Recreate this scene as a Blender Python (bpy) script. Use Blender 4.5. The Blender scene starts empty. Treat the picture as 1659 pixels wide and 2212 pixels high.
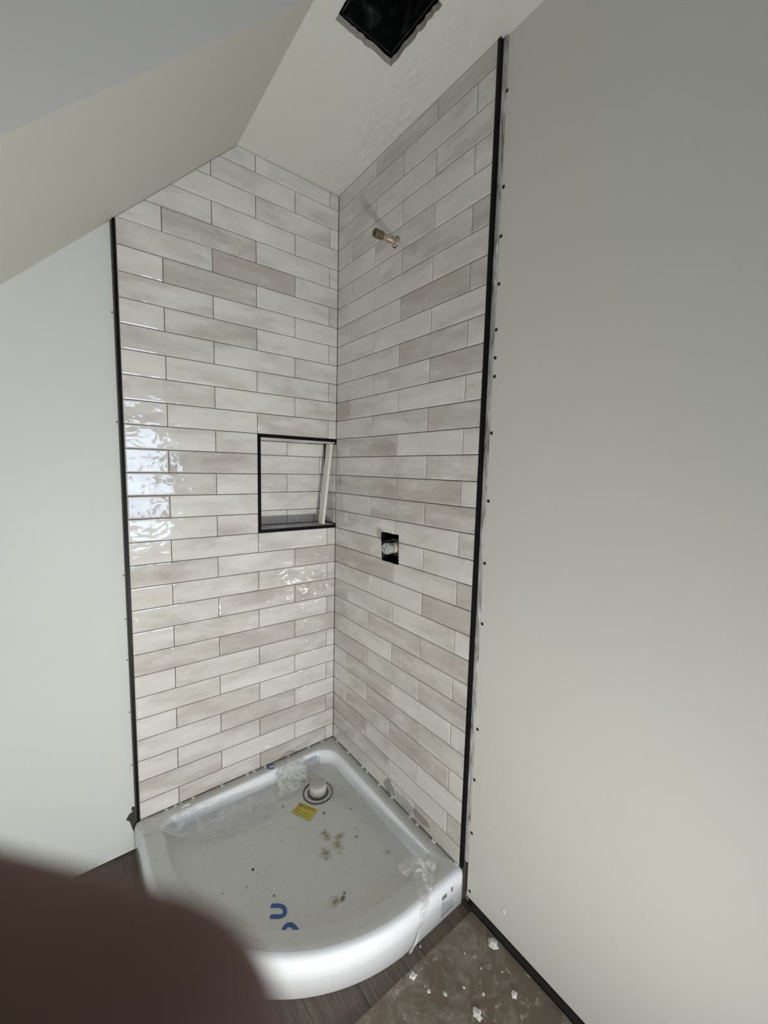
import bpy, bmesh, math, random
from mathutils import Vector, Matrix, noise
random.seed(7)
SC = bpy.context.scene
COL = SC.collection

# ------------------------------------------------------------------ camera
cam_d = bpy.data.cameras.new('camera')
cam = bpy.data.objects.new('camera', cam_d)
COL.objects.link(cam)
R = ((0.79208, 0.04437, -0.60880), (-0.60997, 0.09584, -0.78661), (0.02344, 0.99441, 0.10298))
CP = Vector((-0.92633, -1.54696, 1.25937))
cam.matrix_world = Matrix(((R[0][0], R[0][1], R[0][2], CP[0]), (R[1][0], R[1][1], R[1][2], CP[1]),
                           (R[2][0], R[2][1], R[2][2], CP[2]), (0, 0, 0, 1)))
cam_d.sensor_fit = 'VERTICAL'
cam_d.sensor_height = 36.0
cam_d.lens = 879.745 / 2212 * 36.0
cam_d.clip_start = 0.004
cam_d.dof.use_dof = True
cam_d.dof.focus_distance = 1.55
cam_d.dof.aperture_fstop = cam_d.lens / 1.9
SC.camera = cam

# ------------------------------------------------------------------ light and exposure
SC.view_settings.view_transform = 'Standard'
SC.view_settings.look = 'None'
SC.view_settings.gamma = 1
SC.view_settings.use_curve_mapping = False
SC.view_settings.exposure = 0.0
world = bpy.data.worlds.new('daylight')
SC.world = world
world.use_nodes = True
wn = world.node_tree.nodes
wn['Background'].inputs[0].default_value = (0.62, 0.79, 1.0, 1)
wn['Background'].inputs[1].default_value = 7.5
WX0, WX1, WZ0, WZ1, WY = -0.64, -0.16, 0.56, 1.62, -2.9
por_d = bpy.data.lights.new('window_portal', 'AREA')
por_d.shape = 'RECTANGLE'; por_d.size = WX1 - WX0; por_d.size_y = WZ1 - WZ0
por_d.cycles.is_portal = True
por = bpy.data.objects.new('window_portal', por_d)
COL.objects.link(por)
por.location = ((WX0 + WX1) / 2, WY - 0.02, (WZ0 + WZ1) / 2)
por.rotation_euler = (math.radians(90), 0, 0)       # shines towards +y

# ------------------------------------------------------------------ helpers
def new_mat(name, color=(0.8, 0.8, 0.8), rough=0.5, metal=0.0, spec=0.5, coat=0.0):
    m = bpy.data.materials.new(name)
    m.use_nodes = True
    b = m.node_tree.nodes['Principled BSDF']
    b.inputs['Base Color'].default_value = (*color, 1)
    b.inputs['Roughness'].default_value = rough
    b.inputs['Metallic'].default_value = metal
    b.inputs['Specular IOR Level'].default_value = spec
    b.inputs['Coat Weight'].default_value = coat
    return m

class NB:
    """small helper to write node trees"""
    def __init__(s, m):
        s.m = m; s.t = m.node_tree; s.b = s.t.nodes['Principled BSDF']
    def n(s, typ, **kw):
        o = s.t.nodes.new(typ)
        for k, v in kw.items(): setattr(o, k, v)
        return o
    def l(s, a, b): s.t.links.new(a, b)
    def coord(s, scale=(1, 1, 1), kind='Object'):
        c = s.n('ShaderNodeTexCoord'); mp = s.n('ShaderNodeMapping')
        mp.inputs['Scale'].default_value = scale
        s.l(c.outputs[kind], mp.inputs['Vector'])
        return mp.outputs[0]
    def noise(s, vec, scale, detail=4, rough=0.55, w=None, dist=0.0):
        o = s.n('ShaderNodeTexNoise')
        if w is not None:
            o.noise_dimensions = '4D'; s.l(w, o.inputs['W'])
        o.inputs['Scale'].default_value = scale; o.inputs['Detail'].default_value = detail
        o.inputs['Roughness'].default_value = rough; o.inputs['Distortion'].default_value = dist
        s.l(vec, o.inputs['Vector'])
        return o.outputs[0]
    def ramp(s, fac, stops):
        o = s.n('ShaderNodeValToRGB')
        e = o.color_ramp.elements
        while len(e) < len(stops): e.new(0.5)
        for i, (p, c) in enumerate(stops):
            e[i].position = p
            e[i].color = (c, c, c, 1) if isinstance(c, (int, float)) else (*c, 1)
        s.l(fac, o.inputs[0])
        return o.outputs[0]
    def mix(s, fac, a, b, mode='MIX'):
        o = s.n('ShaderNodeMix'); o.data_type = 'RGBA'; o.blend_type = mode
        for ix, val in ((0, fac), (6, a), (7, b)):
            sock = o.inputs[ix]
            if isinstance(val, (int, float)): sock.default_value = val if ix == 0 else (val, val, val, 1)
            elif isinstance(val, tuple): sock.default_value = (*val, 1)
            else: s.l(val, sock)
        return o.outputs[2]
    def math(s, op, a, b=None, c=None, clamp=False):
        o = s.n('ShaderNodeMath'); o.operation = op; o.use_clamp = clamp
        for i, v in enumerate((a, b, c)):
            if v is None: continue
            if isinstance(v, (int, float)): o.inputs[i].default_value = v
            else: s.l(v, o.inputs[i])
        return o.outputs[0]
    def bump(s, h, strength=0.3, dist=0.002, prev=None):
        o = s.n('ShaderNodeBump')
        o.inputs['Strength'].default_value = strength; o.inputs['Distance'].default_value = dist
        s.l(h, o.inputs['Height'])
        if prev is not None: s.l(prev, o.inputs['Normal'])
        return o.outputs[0]
    def base(s, c): s.l(c, s.b.inputs['Base Color'])
    def normal(s, c): s.l(c, s.b.inputs['Normal'])
    def rough(s, c): s.l(c, s.b.inputs['Roughness'])
    def blob(s, vec, cx, cy, r, noi, soft=0.25, axes=(0, 1), sx=1.0, sy=1.0):
        """mask of an irregular patch centred at (cx, cy) in metres"""
        sp = s.n('ShaderNodeSeparateXYZ'); s.l(vec, sp.inputs[0])
        dx = s.math('MULTIPLY', s.math('SUBTRACT', sp.outputs[axes[0]], cx), 1 / sx)
        dy = s.math('MULTIPLY', s.math('SUBTRACT', sp.outputs[axes[1]], cy), 1 / sy)
        d = s.math('SQRT', s.math('ADD', s.math('MULTIPLY', dx, dx), s.math('MULTIPLY', dy, dy)))
        e = s.math('ADD', s.math('DIVIDE', d, r), s.math('MULTIPLY', s.math('SUBTRACT', noi, 0.5), 4.0))
        mr = s.n('ShaderNodeMapRange'); mr.clamp = True
        mr.inputs['From Min'].default_value = 1.0; mr.inputs['From Max'].default_value = 1.0 - soft
        s.l(e, mr.inputs['Value'])
        return mr.outputs[0]

def link_mesh(name, bm, mat=None, parent=None, smooth=False, recalc=True):
    if recalc: bmesh.ops.recalc_face_normals(bm, faces=bm.faces)
    me = bpy.data.meshes.new(name)
    bm.to_mesh(me); bm.free()
    if smooth:
        for p in me.polygons: p.use_smooth = True
    if mat is not None:
        for mm in (mat if isinstance(mat, (list, tuple)) else [mat]): me.materials.append(mm)
    o = bpy.data.objects.new(name, me)
    COL.objects.link(o)
    if parent is not None: o.parent = parent
    return o

def tag(o, label=None, cat=None, group=None, kind=None):
    if label: o['label'] = label
    if cat: o['category'] = cat
    if group: o['group'] = group
    if kind: o['kind'] = kind
    return o

def empty(name, loc=(0, 0, 0), **kw):
    o = bpy.data.objects.new(name, None); COL.objects.link(o); o.location = loc
    o.empty_display_size = 0.02
    return tag(o, **kw)

def box(bm, x0, x1, y0, y1, z0, z1):
    vs = [bm.verts.new(p) for p in ((x0, y0, z0), (x1, y0, z0), (x1, y1, z0), (x0, y1, z0),
                                    (x0, y0, z1), (x1, y0, z1), (x1, y1, z1), (x0, y1, z1))]
    fs = []
    for f in ((0, 3, 2, 1), (4, 5, 6, 7), (0, 1, 5, 4), (1, 2, 6, 5), (2, 3, 7, 6), (3, 0, 4, 7)):
        fs.append(bm.faces.new([vs[i] for i in f]))
    return vs

def box_obj(name, b, mat, parent=None, bevel=0.0, smooth=False):
    bm = bmesh.new(); box(bm, *b)
    if bevel: bmesh.ops.bevel(bm, geom=bm.edges[:], offset=bevel, segments=2, affect='EDGES', profile=0.5)
    return link_mesh(name, bm, mat, parent, smooth)

def prism(bm, ring, v, closed=True):
    """ring: list of points, v: extrusion vector"""
    v = Vector(v)
    a = [bm.verts.new(p) for p in ring]; b = [bm.verts.new(Vector(p) + v) for p in ring]
    n = len(ring)
    bm.faces.new(a); bm.faces.new(b[::-1])
    for i in range(n): bm.faces.new((a[i], b[i], b[(i + 1) % n], a[(i + 1) % n]))

def lathe(bm, prof, seg=40, origin=(0, 0, 0), axis='Z', jitter=0.0, cap=True):
    """prof: (radius, height) list from one end to the other"""
    rings = []
    for (r, h) in prof:
        ring = []
        for i in range(seg):
            a = 2 * math.pi * i / seg
            rr = r * (1 + jitter * noise.noise(Vector((math.cos(a) * 2, math.sin(a) * 2, h * 60))))
            c, s_ = rr * math.cos(a), rr * math.sin(a)
            p = {'Z': (c, s_, h), 'X': (h, c, s_), 'Y': (c, h, s_)}[axis]
            ring.append(bm.verts.new(Vector(p) + Vector(origin)))
        rings.append(ring)
    for A, B in zip(rings, rings[1:]):
        for i in range(seg): bm.faces.new((A[i], A[(i + 1) % seg], B[(i + 1) % seg], B[i]))
    if cap:
        bm.faces.new(rings[0][::-1]); bm.faces.new(rings[-1])

def cut(target, fill_cutter):
    """boolean difference with a temporary cutter mesh, applied at once"""
    bm = bmesh.new(); fill_cutter(bm)
    c = link_mesh('cutter', bm)
    md = target.modifiers.new('cut', 'BOOLEAN'); md.object = c; md.operation = 'DIFFERENCE'; md.solver = 'EXACT'
    bpy.context.view_layer.update()
    dg = bpy.context.evaluated_depsgraph_get()
    me = bpy.data.meshes.new_from_object(target.evaluated_get(dg))
    old = target.data
    target.modifiers.clear(); target.data = me
    bpy.data.meshes.remove(old)
    cm = c.data; bpy.data.objects.remove(c); bpy.data.meshes.remove(cm)

# ------------------------------------------------------------------ materials
def paint_mat(name, col, bump_scale=180, strength=0.12, mottling=0.04, rough=0.75):
    m = new_mat(name, col, rough, spec=0.25); k = NB(m); v = k.coord()
    n1 = k.noise(v, 2.2, 4)
    k.base(k.mix(n1, tuple(c * (1 - mottling) for c in col), tuple(min(1, c * (1 + mottling)) for c in col)))
    nb = k.noise(v, bump_scale, 3)
    k.normal(k.bump(nb, strength, 0.001))
    return m
M_BOARD = paint_mat('board_paint', (0.625, 0.62, 0.595))
M_LEFT = paint_mat('left_wall_paint', (0.595, 0.62, 0.61))
M_SLOPE = paint_mat('slope_paint', (0.60, 0.585, 0.54))
M_REAR = paint_mat('rear_wall_paint', (0.66, 0.65, 0.61))
M_BLACK = new_mat('black_trim', (0.004, 0.004, 0.005), 0.4, spec=0.12)
M_CAVITY_SHADE = new_mat('cavity_shade', (0.010, 0.009, 0.008), 0.9)  # near-black standing in for the shade inside gaps and holes

def ceiling_mat():
    m = new_mat('trowelled_ceiling', (0.70, 0.69, 0.65), 0.8, spec=0.2); k = NB(m); v = k.coord()
    n1 = k.noise(v, 3, 5)
    n2 = k.noise(k.coord((70, 22, 1)), 1.0, 7, 0.7, dist=0.6)
    ridg = k.ramp(n2, [(0.40, 0.0), (0.56, 1.0), (0.60, 0.6)])
    near = k.blob(v, -0.05, -0.30, 0.30, n1, 0.9, sx=0.55, sy=1.6)
    h = k.math('ADD', k.math('MULTIPLY', k.math('MULTIPLY', ridg, near), 0.9), k.math('MULTIPLY', k.noise(v, 90, 4), 0.5))
    k.base(k.mix(k.math('MULTIPLY', k.math('MULTIPLY', ridg, near), 0.6), k.mix(n1, (0.66, 0.65, 0.61), (0.72, 0.71, 0.67)), (0.86, 0.85, 0.81)))
    k.normal(k.bump(h, 0.7, 0.0014))
    return m
M_CEIL = ceiling_mat()

def tile_mat(name, axes, wet=False):
    m = new_mat(name, (0.6, 0.58, 0.55), 0.1, spec=1.0, coat=0.0); k = NB(m)
    at = k.n('ShaderNodeAttribute'); at.attribute_name = 'tile_rand'
    rnd = at.outputs['Fac']
    w = k.math('MULTIPLY', rnd, 37.0)
    v = k.coord()
    st = k.coord((0.45, 0.45, 1.6) )
    cloud = k.noise(st, 9, 6, 0.62, w=w, dist=0.4)
    fine = k.noise(v, 60, 5, 0.6, w=w)
    tone = k.math('ADD', k.math('MULTIPLY', k.math('POWER', rnd, 2.0), 0.42), k.math('ADD', k.math('SUBTRACT', k.math('MULTIPLY', cloud, 1.75), 0.38), k.math('MULTIPLY', fine, 0.25)))
    col = k.ramp(k.math('MULTIPLY', tone, 0.62), [(0.22, (0.73, 0.722, 0.70)), (0.42, (0.65, 0.638, 0.615)), (0.60, (0.52, 0.497, 0.472)), (0.78, (0.43, 0.395, 0.365))])
    if wet:
        n3 = k.ramp(k.noise(v, 30, 4), [(0.2, 0.4), (0.8, 0.6)])
        a = k.blob(v, -0.425, 0.042, 0.030, n3, 0.1, axes=(1, 2), sx=1.3, sy=0.9)
        b = k.blob(v, -0.51, 0.042, 0.035, n3, 0.3, axes=(1, 2), sx=2.2, sy=0.75)
        c = k.blob(v, -0.60, 0.045, 0.022, n3, 0.1, axes=(1, 2), sx=2.2, sy=0.7)
        mk = k.math('MAXIMUM', a, k.math('MAXIMUM', k.math('MULTIPLY', b, 0.55), c))
        col = k.mix(k.math('MULTIPLY', mk, 0.75), col, (0.22, 0.20, 0.18))
    k.base(col)
    wave = k.noise(k.coord((1, 1, 1.7)), 12, 2, 0.45, w=w, dist=0.5)
    small = k.noise(v, 55, 2, 0.5, w=w)
    h = k.math('ADD', wave, k.math('MULTIPLY', small, 0.09))
    k.normal(k.bump(h, 0.8, 0.0045))
    k.b.inputs['Roughness'].default_value = 0.07
    return m
M_TILE_B = tile_mat('glossy_tile_back', (0, 2))
M_TILE_R = tile_mat('glossy_tile_right', (1, 2), wet=True)
M_GROUT = new_mat('open_joint', (0.07, 0.066, 0.06), 0.9)

# ------------------------------------------------------------------ setting : floor, walls, ceiling
FZ = -0.10
ZC = 2.37
X_W, Y_R = -2.0, -2.9

def floor_mat():
    m = new_mat('dark_oak_planks', (0.1, 0.08, 0.065), 0.45); k = NB(m)
    v = k.coord((1, 1, 1))
    br = k.n('ShaderNodeTexBrick'); br.offset = 0.4
    br.inputs['Color1'].default_value = (0.2, 0.2, 0.2, 1); br.inputs['Color2'].default_value = (0.8, 0.8, 0.8, 1)
    br.inputs['Mortar'].default_value = (0, 0, 0, 1)
    br.inputs['Scale'].default_value = 1; br.inputs['Mortar Size'].default_value = 0.0015
    br.inputs['Brick Width'].default_value = 1.2; br.inputs['Row Height'].default_value = 0.19
    rot = k.n('ShaderNodeMapping'); rot.inputs['Rotation'].default_value = (0, 0, math.radians(90))
    k.l(v, rot.inputs[0]); k.l(rot.outputs[0], br.inputs['Vector'])
    grain = k.noise(k.coord((26, 1.6, 1)), 5, 8, 0.65, dist=0.6)
    big = k.noise(k.coord((5, 1.2, 1)), 2, 4)
    c = k.ramp(grain, [(0.38, (0.035, 0.025, 0.019)), (0.5, (0.105, 0.080, 0.061)), (0.64, (0.175, 0.138, 0.108))])
    c = k.mix(0.5, c, k.mix(big, (0.07, 0.053, 0.042), (0.15, 0.118, 0.092)))
    c = k.mix(br.outputs['Fac'], c, (0.01, 0.008, 0.007))
    k.base(c); k.normal(k.bump(grain, 0.25, 0.0008))
    return m
M_FLOOR = floor_mat()
fl = box_obj('floor', (X_W - 0.1, 0.4, Y_R - 0.1, 0.35, FZ - 0.06, FZ), M_FLOOR)
tag(fl, 'dark oak plank floor around the shower tray', 'floor', kind='structure')

def struct(o, label, cat): return tag(o, label, cat, kind='structure')

# back wall behind the tiles (plane y=0.010), with the niche recess
L = 0.782
bm = bmesh.new()
nx0, nx1, nz0, nz1, ND = -0.338, -0.0015, 1.011, 1.374, 0.10
TB = 0.0085                      # tile thickness
yb = TB
for b in ((-0.795, nx0, yb, 0.16, FZ, ZC + .02), (nx0, TB, yb, 0.16, FZ, nz0), (nx0, TB, yb, 0.16, nz1, ZC + .02),
          (nx0, TB, ND + TB, 0.16, nz0, nz1)):
    box(bm, *b)
backwall = link_mesh('wall_back', bm, M_GROUT)
struct(backwall, 'left shower wall of glossy beige tiles with a recessed niche', 'wall')

rightwall = box_obj('wall_right', (yb, 0.16, -0.795, 0.16, FZ, ZC + .02), M_GROUT)
struct(rightwall, 'right shower wall of glossy beige tiles with open pipe holes', 'wall')

# ---- tiles
def clip_poly(poly, a, b, c):
    """keep a*u+b*z<=c"""
    out = []
    for i in range(len(poly)):
        p, q = poly[i], poly[(i + 1) % len(poly)]
        dp, dq = a * p[0] + b * p[1] - c, a * q[0] + b * q[1] - c
        if dp <= 0: out.append(p)
        if (dp < 0 < dq) or (dq < 0 < dp):
            t = dp / (dp - dq); out.append((p[0] + t * (q[0] - p[0]), p[1] + t * (q[1] - p[1])))
    return out

def inset(poly, d):
    n = len(poly)
    area = sum(poly[i][0] * poly[(i + 1) % n][1] - poly[(i + 1) % n][0] * poly[i][1] for i in range(n))
    sgn = 1 if area > 0 else -1
    out = poly
    for i in range(n):
        p, q = poly[i], poly[(i + 1) % n]
        ex, ez = q[0] - p[0], q[1] - p[1]
        ln = math.hypot(ex, ez)
        if ln < 1e-6: continue
        nx, nz = sgn * ez / ln, -sgn * ex / ln         # outward normal
        c = nx * p[0] + nz * p[1] - d
        out = clip_poly(out, nx, nz, c)
        if len(out) < 3: return []
    return out

def add_tile(bm, lay, poly, to3d, th):
    """poly in (u,z); to3d(u,z,h) -> point, h out of the wall"""
    a = inset(poly, 0.0011)
    if len(a) < 3: return
    b = inset(a, 0.0009); c = inset(a, 0.0042)
    if len(c) != len(a) or len(b) != len(a): 
        b = a; c = a
    r = random.random()
    rings = [[bm.verts.new(to3d(u, z, h)) for u, z in pl] for pl, h in ((a, 0.0), (a, th - 0.0013), (b, th - 0.0006), (c, th))]
    n = len(a)
    fs = [bm.faces.new(rings[0]), bm.faces.new(rings[3][::-1])]
    for A, B in zip(rings, rings[1:]):
        for i in range(n): fs.append(bm.faces.new((A[i], B[i], B[(i + 1) % n], A[(i + 1) % n])))
    # small random tilt of the tile face
    for f in fs:
        for lp in f.loops: lp[lay] = (r, r, r, 1)

V = 0.077
def rect(u0, u1, z0, z1): return [(u0, z0), (u1, z0), (u1, z1), (u0, z1)]
def row_z(r):
    zt = (31 - r) * V
    return max(zt - V, 0.0125), min(zt, ZC - 0.001)

bm = bmesh.new(); lay = bm.loops.layers.float_color.new('tile_rand')
for r in range(31):
    z0, z1 = row_z(r)
    off = 0.126 if r % 2 == 0 else 0.280
    js = [-L] + [-L + off + 0.308 * i for i in range(4)]
    js = [j for j in js if j < -0.02] + [0.0004]
    for u0, u1 in zip(js, js[1:]):
        if 13 <= r <= 17:
            u1 = min(u1, -0.348)
            if u1 - u0 < 0.01: continue
        pl = rect(u0, u1, z0, z1)
        pl = clip_poly(pl, -1, 1, ZC + 0.413)          # under the 45 degree slope
        if len(pl) >= 3: add_tile(bm, lay, pl, lambda u, z, h: (u, yb - 0.0002 - h, z), TB)
wt = link_mesh('tiles', bm, M_TILE_B, backwall)
# niche lining
bm = bmesh.new(); lay = bm.loops.layers.float_color.new('tile_rand')
for r in range(13, 18):
    z0, z1 = max((30 - r) * V, nz0 + 0.006), min((31 - r) * V, nz1 - 0.007)
    js = [-0.334, -0.1825, -0.0015] if r % 2 == 1 else [-0.334, -0.0255, -0.0015]
    for u0, u1 in zip(js, js[1:]):
        add_tile(bm, lay, rect(u0, u1, z0, z1), lambda u, z, h: (u, ND + TB - 0.0002 - h, z), TB)
add_tile(bm, lay, rect(nx0 + .004, -0.0015, 0.008, ND), lambda u, z, h: (u, z, nz0 - 0.002 + h), 0.008)
add_tile(bm, lay, rect(nx0 + .004, -0.0015, 0.008, ND), lambda u, z, h: (u, z, nz1 + 0.001 - h), 0.008)
add_tile(bm, lay, rect(0.008, ND, nz0 + 0.008, nz1 - 0.008), lambda u, z, h: (nx0 - 0.001 + h, u, z), 0.006)
for r in range(13, 18):
    add_tile(bm, lay, rect(0.0088, ND, max((30 - r) * V, nz0 + 0.007), min((31 - r) * V, nz1 - 0.008)), lambda u, z, h: (yb - 0.0002 - h, u, z), TB)
link_mesh('niche_tiles', bm, M_TILE_B, backwall)

bm = bmesh.new(); lay = bm.loops.layers.float_color.new('tile_rand')
for r in range(31):
    z0, z1 = row_z(r)
    js = [-0.784] + ([-0.7215, -0.4135, -0.1055] if r % 2 else [-0.5681, -0.2601]) + [0.0008]
    for u0, u1 in zip(js, js[1:]):
        add_tile(bm, lay, rect(u0, u1, z0, z1), lambda u, z, h: (yb - 0.0002 - h, u, z), TB)
rt = link_mesh('tiles', bm, M_TILE_R, rightwall)
def hole_ring(n, jit):
    base = []
    cs = [(-0.334, 1.026), (-0.439, 1.029), (-0.443, 0.920), (-0.341, 0.918)]
    for i in range(4):
        p, q = cs[i], cs[(i + 1) % 4]
        for j in range(n):
            t = j / n
            base.append((p[0] + t * (q[0] - p[0]) + random.uniform(-jit, jit), p[1] + t * (q[1] - p[1]) + random.uniform(-jit, jit)))
    return base
hr = hole_ring(6, 0.0012)
def cutter1(b): prism(b, [(-0.05, u, z) for u, z in hr], (0.12, 0, 0))
def cutter2(b): lathe(b, [(0.019, -0.05), (0.019, 0.07)], 28, (0, -0.381, 2.039), 'X')
def cutter1b(b): prism(b, [(-0.05, u, z) for u, z in hr], (0.17, 0, 0))
cut(rt, cutter1); cut(rt, cutter2); cut(rightwall, cutter1b); cut(rightwall, cutter2)
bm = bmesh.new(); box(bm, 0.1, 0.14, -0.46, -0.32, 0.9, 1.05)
link_mesh('hole_backing', bm, M_CAVITY_SHADE, rightwall)
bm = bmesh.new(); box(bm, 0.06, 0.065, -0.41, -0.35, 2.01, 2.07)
link_mesh('pipe_hole_backing', bm, M_CAVITY_SHADE, rightwall)
M_MEMB = new_mat('waterproof_membrane', (0.012, 0.013, 0.014), 0.5)
# torn membrane lining inside the valve hole
bm = bmesh.new()
ri = [(0.012, u * 0.99 - 0.0035, z) for u, z in hr]
a = [bm.verts.new((0.002, u, z)) for u, z in hr]
b = [bm.verts.new((0.09, -0.388 + (u + 0.388) * (0.9 + random.uniform(-.1, .08)), 0.973 + (z - 0.973) * (0.9 + random.uniform(-.1, .08)))) for u, z in hr]
for i in range(len(hr)): bm.faces.new((a[i], a[(i + 1) % len(hr)], b[(i + 1) % len(hr)], b[i]))
link_mesh('membrane', bm, M_MEMB, rightwall)

# ---- plain left wall, beyond the black trim
wl = box_obj('wall_left', (X_W, -0.7915, 0.012, 0.16, FZ + 0.003, ZC + .02), M_LEFT)
struct(wl, 'plain pale plasterboard wall left of the tiled shower', 'wall')

# ---- right plasterboard beside the shower
bm = bmesh.new()
box(bm, 0.012, 0.0245, Y_R, -0.809, -0.073, ZC + .01)
wn_ = link_mesh('wall_near', bm, M_BOARD)
struct(wn_, 'large plain white plasterboard right of the shower, edge screwed', 'wall')
bm = bmesh.new(); box(bm, 0.03, 0.16, Y_R, -0.80, FZ, ZC + .02); box(bm, 0.0075, 0.03, Y_R, -0.835, FZ, -0.0745)  # solid black fill painted as the shade in the gap under the board
link_mesh('board_gap_shade', bm, M_CAVITY_SHADE, wn_)
# dent in the board
bm = bmesh.new()
lathe(bm, [(0.0005, -0.0012), (0.0055, -0.0014), (0.0075, -0.0002)], 18, (0, 0, 0), 'X')
o = link_mesh('dent', bm, paint_mat('bare_plaster', (0.75, 0.75, 0.73)), wn_, True); o.location = (0.012, -0.943, -0.001); o.scale = (1, 0.8, 1.2)

# grey smeared strip between trim and board
def smear_mat():
    m = new_mat('smeared_strip', (0.4, 0.4, 0.38), 0.5, spec=0.5); k = NB(m)
    a = k.noise(k.coord((30, 30, 5)), 2.5, 5, 0.6, dist=0.8); b = k.noise(k.coord((60, 60, 22)), 2, 4)
    c = k.ramp(a, [(0.36, (0.14, 0.135, 0.12)), (0.47, (0.36, 0.36, 0.345)), (0.56, (0.44, 0.445, 0.44)), (0.68, (0.72, 0.73, 0.74))])
    k.base(k.mix(k.ramp(b, [(0.62, 0.0), (0.7, 0.6)]), c, (0.12, 0.115, 0.10)))
    k.normal(k.bump(a, 0.6, 0.002))
    return m
bm = bmesh.new(); box(bm, 0.008, 0.03, -0.8078, -0.7965, 0.042, ZC)
st = link_mesh('trim_4', bm, smear_mat()); struct(st, 'narrow grey strip smeared with adhesive beside the right black trim', 'trim')
bm = bmesh.new(); box(bm, 0.020, 0.03, -0.8085, -0.7965, FZ, 0.041)
link_mesh('exposed_edge', bm, new_mat('raw_edge', (0.22, 0.17, 0.13), 0.9), st)

# ---- black tile trims
def bev(name, b, parent=None): return box_obj(name, b, M_BLACK, parent, 0.0008)
struct(bev('trim_1', (-0.0022, 0.011, -0.7945, -0.7855, 0.015, ZC - 0.002)), 'black vertical edge trim on the right end of the tiles', 'trim')
struct(bev('trim_2', (-0.7905, -0.7835, -0.0022, 0.012, -0.075, 1.995)), 'black vertical edge trim on the left end of the tiles', 'trim')
tn = bev('trim_3', (-0.3475, -0.3365, -0.0018, 0.009, 1.0015, 1.3845))
bev('top_trim', (-0.3365, -0.0012, -0.0018, 0.009, 1.3735, 1.3845), tn); bev('bottom_trim', (-0.3365, -0.0012, -0.0018, 0.009, 1.0015, 1.0122), tn)
struct(tn, 'black metal trim framing the wall niche', 'trim')

# ---- ceiling with the open duct hole
bm = bmesh.new(); box(bm, X_W, 0.2, Y_R, 0.16, ZC, ZC + 0.0125)
ceil = link_mesh('ceiling', bm, M_CEIL)
random.seed(11)
ring = []
cs = [(-0.351, -0.560), (-0.171, -0.555), (-0.169, -0.748), (-0.351, -0.752)]
for i in range(4):
    p, q = cs[i], cs[(i + 1) % 4]
    for j in range(16):
        t = j / 16; jj = 0.0022 if j else 0
        ring.append((p[0] + t * (q[0] - p[0]) + random.uniform(-jj, jj), p[1] + t * (q[1] - p[1]) + random.uniform(-jj, jj)))
cut(ceil, lambda b: prism(b, [(x, y, ZC - 0.05) for x, y in ring], (0, 0, 0.2)))
struct(ceil, 'rough plastered ceiling with a square hole', 'ceiling')
# raw edge of the plasterboard around the hole
bm = bmesh.new()
a = [bm.verts.new((x, y, ZC - 0.0006)) for x, y in ring]
b = [bm.verts.new((-0.261 + (x + 0.261) * 0.965, -0.655 + (y + 0.655) * 0.965, ZC + 0.014)) for x, y in ring]
a2 = [bm.verts.new((-0.261 + (x + 0.261) * 1.02, -0.655 + (y + 0.655) * 1.02, ZC + 0.0006)) for x, y in ring]
for i in range(len(ring)):
    j = (i + 1) % len(ring)
    bm.faces.new((a[i], a[j], b[j], b[i])); bm.faces.new((a2[i], a2[j], a[j], a[i]))
link_mesh('raw_hole_edge', bm, new_mat('raw_gypsum', (0.36, 0.33, 0.28), 0.9), ceil)
# duct box above the hole
bm = bmesh.new()
x0, x1, y0, y1 = -0.338, -0.1835, -0.742, -0.5705
h = 0.35
P = [(x0, y0), (x1, y0), (x1, y1), (x0, y1)]
for i in range(4):
    p, q = P[i], P[(i + 1) % 4]
    f = [bm.verts.new((p[0], p[1], ZC + 0.013)), bm.verts.new((q[0], q[1], ZC + 0.013)), bm.verts.new((q[0], q[1], ZC + h)), bm.verts.new((p[0], p[1], ZC + h))]
    bm.faces.new(f)
bm.faces.new([bm.verts.new((p[0], p[1], ZC + h)) for p in P])
def duct_mat():
    m = new_mat('black_duct', (0.012, 0.014, 0.014), 0.35); k = NB(m)
    n = k.noise(k.coord(), 26, 5)
    k.base(k.ramp(n, [(0.5, (0.006, 0.008, 0.008)), (0.66, (0.03, 0.035, 0.034)), (0.78, (0.12, 0.12, 0.11))]))
    k.normal(k.bump(n, 0.5, 0.003))
    return m
duct = link_mesh('duct', bm, duct_mat(), ceil)
md = duct.modifiers.new('thick', 'SOLIDIFY'); md.thickness = 0.003; md.offset = 1

# unseen shell added over and around the room to stop light leaks
bm = bmesh.new()
ra = (X_W - .3, 0.5, Y_R - .2, 0.4)
box(bm, ra[0], ra[1], ra[2], ra[3], ZC + .5, ZC + .55)
box(bm, ra[0], ra[1], ra[2], ra[2] + .03, ZC + .02, ZC + .5); box(bm, ra[0], ra[1], ra[3] - .03, ra[3], FZ, ZC + .5)
box(bm, ra[0], ra[0] + .03, ra[2], ra[3], FZ, ZC + .5); box(bm, ra[1] - .03, ra[1], ra[2], ra[3], FZ, ZC + .5)
rf = link_mesh('light_shell', bm, M_CAVITY_SHADE); struct(rf, 'added unseen dark shell over the room that keeps stray light out', 'light_shell')

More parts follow.
